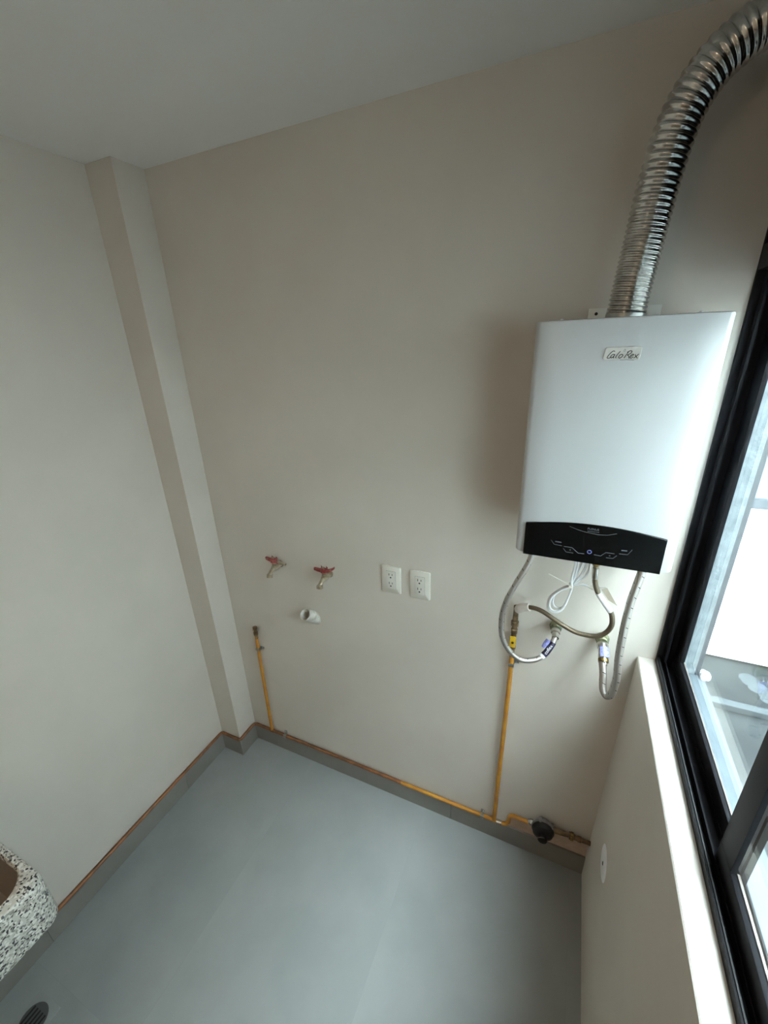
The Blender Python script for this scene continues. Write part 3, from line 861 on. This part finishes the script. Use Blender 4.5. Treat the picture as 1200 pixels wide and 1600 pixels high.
# ------------------------------------------------------------------ taps
def tap(x, z, rot, label, bent):
    t = thing('wall_faucet', (x, 0.0, z), label, 'faucet', 'taps on the back wall')
    MB().lathe((x, -0.0003, z), (0, -1, 0), [(0, 0.0165), (0.003, 0.0165), (0.004, 0.0105), (0.022, 0.0105), (0.024, 0.0130), (0.044, 0.0130), (0.050, 0.0095)], 12).build('body', 'tap', t)
    sp_ = spline([(x, -0.040, z), (x - 0.001, -0.054, z - 0.003), (x - 0.003, -0.064, z - 0.012), (x - 0.004, -0.068, z - 0.018)], 6)
    MB().tube(sp_, [0.0095] * 6 + [0.0085] * (len(sp_) - 6), 12).build('spout', 'tap', t)
    MB().lathe((x - 0.004, -0.068, z - 0.015), (-.05, -0.2, -1), [(0, 0.0100), (0.003, 0.0125), (0.013, 0.0125), (0.014, 0.0100)], 14).build('nozzle', 'tap', t)
    MB().lathe((x, -0.036, z + 0.006), (0, -0.1, 1), [(0, 0.0105), (0.010, 0.0105), (0.011, 0.0070), (0.026, 0.0065)], 10).build('bonnet', 'tap', t)
    # winged red handle
    b = MB()
    c = Vector((x, -0.0395, z + 0.033))
    d = Vector((math.cos(rot), math.sin(rot), 0))
    n = Vector((-d.y, d.x, 0))
    def wing(sign, length, rise, wide):
        rings = []
        for k in range(6):
            s_ = k / 5
            p = c + d * sign * (0.006 + length * s_) + Vector((0, 0, rise * s_ * s_))
            w = wide * (1.0 - 0.45 * s_) * (0.75 if k == 5 else 1)
            th = 0.0045
            rings.append([p - n * w + Vector((0, 0, -th)), p + n * w + Vector((0, 0, -th)), p + n * w + Vector((0, 0, th)), p - n * w + Vector((0, 0, th))])
        b.loops(rings)
    b.lathe(c - Vector((0, 0, 0.008)), (0, 0, 1), [(0, 0.010), (0.003, 0.0135), (0.012, 0.0135), (0.017, 0.0090), (0.019, 0.004)], 14)
    wing(1, 0.020 if bent < 0 else 0.040, bent, 0.0085)
    wing(-1, 0.034, 0.004, 0.0085)
    h = b.build('handle', 'red', t, smooth=30)
    MB().lathe(c + Vector((0, 0, 0.010)), (0, 0, 1), [(0, 0.0055), (0.004, 0.0055), (0.006, 0.003)], 8).build('handle_screw', 'tap', h)
    if bent < 0:   # red coating gone from the long end of the lever
        MB().tube([c + d * 0.018 - Vector((0, 0, .001)), c + d * 0.040 - Vector((0, 0, .003)), c + d * 0.062 - Vector((0, 0, .005))], [0.0055, 0.0050, 0.0042], 8).build('bare_lever_end', 'tap', h)
    # ragged fins of peeled paint on the handle
    for dx, dy, hh in ((-0.012, 0.004, 0.012), (0.008, 0.006, 0.010), (0.016, -0.004, 0.008)):
        q = c + d * dx + n * dy + Vector((0, 0, 0.004))
        MB().tube([q, q + Vector((0.003, 0.002, hh * .6)), q + Vector((-0.002, 0.004, hh))], [0.0045, 0.0030, 0.0008], 6).build('peeled_flake', 'red', h)
    return t
tap(0.4490, 1.1250, -0.06, 'red-handled brass tap nearer the corner column', -0.004)
tap(0.6850, 1.1260, 0.10, 'red-handled brass tap nearer the electrical outlets, handle tip bent up', 0.018)

# ------------------------------------------------------------------ white waste pipe
wp = thing('drain_pipe', (0.590, 0.0, 0.893), 'short white plastic waste pipe stub sticking out below the taps', 'pipe')
b = MB()
o0, ax = Vector((0.594, 0.0005, 0.893)), Vector((-0.09, -0.71, 0.66)).normalized()
Lp = 0.080
ref = Vector((1, 0, 0))
n = (ref - ax * ref.dot(ax)).normalized()
bb = ax.cross(n)
rings = []
for d, r in ((0.0, 0.0245), (Lp - 0.001, 0.0245), (Lp, 0.0238), (Lp, 0.0212), (Lp - 0.001, 0.0205), (0.006, 0.0205)):
    ring = []
    for k in range(32):
        th = 2 * math.pi * k / 32
        q = o0 + ax * d + (n * math.cos(th) + bb * math.sin(th)) * r
        if d < 0.02 and q.y > 0 or d == 0.0:
            q = q - ax * ((q.y + 0.0004) / ax.y)
        ring.append(q)
    rings.append(ring)
b.loops(rings, cap0=False, cap1=True)
b.build('pipe', 'pvc', wp)
MB().lathe(o0 + ax * 0.030, ax, [(0, 0.0249), (0.002, 0.0258), (0.010, 0.0258), (0.012, 0.0249)], 32, cap=False).build('collar', 'pvc', wp)

# ------------------------------------------------------------------ outlets
def outlet(x, z, label):
    w, h = 0.0745, 0.111
    t = thing('electrical_outlet', (x, 0.0, z - h / 2), label, 'outlet', 'outlets on the back wall')
    def rr(y, ins):
        pts = rrect(x - w / 2 + ins, x + w / 2 - ins, z - h / 2 + ins, z + h / 2 - ins, 0.004, 0, 4)
        return [Vector((p.x, y, p.y)) for p in pts]
    pl = MB().loops([rr(-0.0004, 0), rr(-0.0055, 0), rr(-0.0075, 0.0025)]).build('cover_plate', 'white_plastic', t)
    MB().box(x - 0.004, x + 0.004, -0.0060, -0.0005, z + h / 2 - 0.001, z + h / 2 + 0.0012).build('pry_notch', 'white_plastic2', pl)
    MB().box(x - 0.0185, x + 0.0185, -0.0079, -0.0050, z - 0.0360, z + 0.0360, 0.0006).build('insert_gap', 'steel', t)
    ins = MB().box(x - 0.0176, x + 0.0176, -0.0100, -0.0060, z - 0.0351, z + 0.0351, 0.0010).build('receptacle', 'white_plastic2', t)
    for s in (1, -1):
        zc = z + s * 0.0175
        MB().box(x - 0.0072, x - 0.0050, -0.0105, -0.0095, zc + 0.001, zc + 0.0098).build('slot', 'slot', ins, smooth=0)
        MB().box(x + 0.0050, x + 0.0072, -0.0105, -0.0095, zc + 0.002, zc + 0.0092).build('slot', 'slot', ins, smooth=0)
        MB().lathe((x, -0.0095, zc - 0.0065), (0, -1, 0), [(0, 0.0030), (0.0010, 0.0030)], 12).build('ground_hole', 'slot', ins, smooth=0)
    return t
outlet(0.9500, 1.1570, 'white double outlet on the back wall, the one nearer the red taps')
outlet(1.0597, 1.1570, 'white double outlet on the back wall, the one nearer the water heater')

# ------------------------------------------------------------------ round cover on the wall under the window
cx, cy, cz = 1.727 + 0.0145 * 0.447 / 1.059, -0.225, 0.447
cp = thing('cover_plate', (cx, cy, cz - 0.052), 'small round white cover plate on the wall below the window', 'cover plate')
dk = MB().lathe((cx + 0.0006, cy, cz), (-1, 0, 0.0137), [(0, 0.050), (0.0015, 0.050), (0.0035, 0.045), (0.0042, 0.030)], 32).build('disc', 'white_print', cp)
MB().lathe((cx - 0.0034, cy - 0.004, cz + 0.002), (-1, 0, 0.0137), [(0, 0.006), (0.0012, 0.005)], 12).build('screw', 'slot', dk)

# ------------------------------------------------------------------ laundry sink against the left wall
sk = thing('laundry_sink', (0.25, -1.45, 0.73), 'speckled grey granite laundry sink against the left wall', 'sink')
X1, Y0, Y1 = 0.514, -1.86, -1.005
def outer(i, z):
    return rrect(0.002 + i * .2, X1 - i, Y0 + i, Y1 - i, 0.034, z, 8)
def inner(i, z):
    return rrect(0.045 + i, X1 - 0.030 - i, Y0 + 0.015 + i, Y1 - 0.0155 - i, 0.055, z, 8)
MB().loops([inner(0.006, 0.733), outer(0.004, 0.709), outer(0.001, 0.711), outer(0, 0.715), outer(0, 0.838), outer(0.002, 0.8455), outer(0.007, 0.850), inner(0, 0.850), inner(0.003, 0.846), inner(0.004, 0.836)], False, False).build('rim', 'granite', sk, smooth=45)
MB().loops([inner(0.0035, 0.838), inner(0.012, 0.800), inner(0.030, 0.748), inner(0.050, 0.742), inner(0.050, 0.732), inner(0.0055, 0.732)], False, False).build('basin_wall', 'basin', sk)
MB().loops([inner(0.045, 0.7325), inner(0.045, 0.7435)]).build('basin_floor', 'basin', sk)
for y in (-1.35, -1.72):
    MB().box(0.0, 0.30, y - 0.02, y + 0.02, 0.685, 0.7315, 0.003).build('bracket', 'steel', sk)

# ------------------------------------------------------------------ floor drain
fd = thing('floor_drain', (0.155, -1.105, 0.0), 'dark square floor drain beneath the laundry sink', 'drain')
MB().box(0.103, 0.207, -1.158, -1.054, -0.0005, 0.0022, 0.001).build('frame', 'grout', fd)
gr = MB().lathe((0.155, -1.106, 0.0018), (0, 0, 1), [(0, 0.040), (0.0012, 0.040), (0.0020, 0.037)], 28).build('grate', 'drain', fd)
for k in range(5):
    x = 0.155 + (k - 2) * 0.013
    MB().box(x - 0.003, x + 0.003, -1.128, -1.084, 0.0034, 0.0042).build('slot', 'rubber', gr, smooth=0)

# ------------------------------------------------------------------ ceiling lamp behind the viewer
lamp = thing('ceiling_lamp', (0.85, -2.2, H - 0.09), 'round ceiling lamp with warm diffuser', 'lamp')
MB().lathe((0.85, -2.2, H - 0.001), (0, 0, -1), [(0, 0.16), (0.025, 0.16), (0.027, 0.15)], 40).build('base', 'white_plastic', lamp)
MB().lathe((0.85, -2.2, H - 0.026), (0, 0, -1), [(0, 0.148), (0.025, 0.140), (0.045, 0.105), (0.055, 0.05), (0.057, 0.005)], 40).build('diffuser', 'lamp', lamp)

# ------------------------------------------------------------------ tidy
for o in bpy.data.objects:
    if '_w' in o.keys():
        del o['_w']
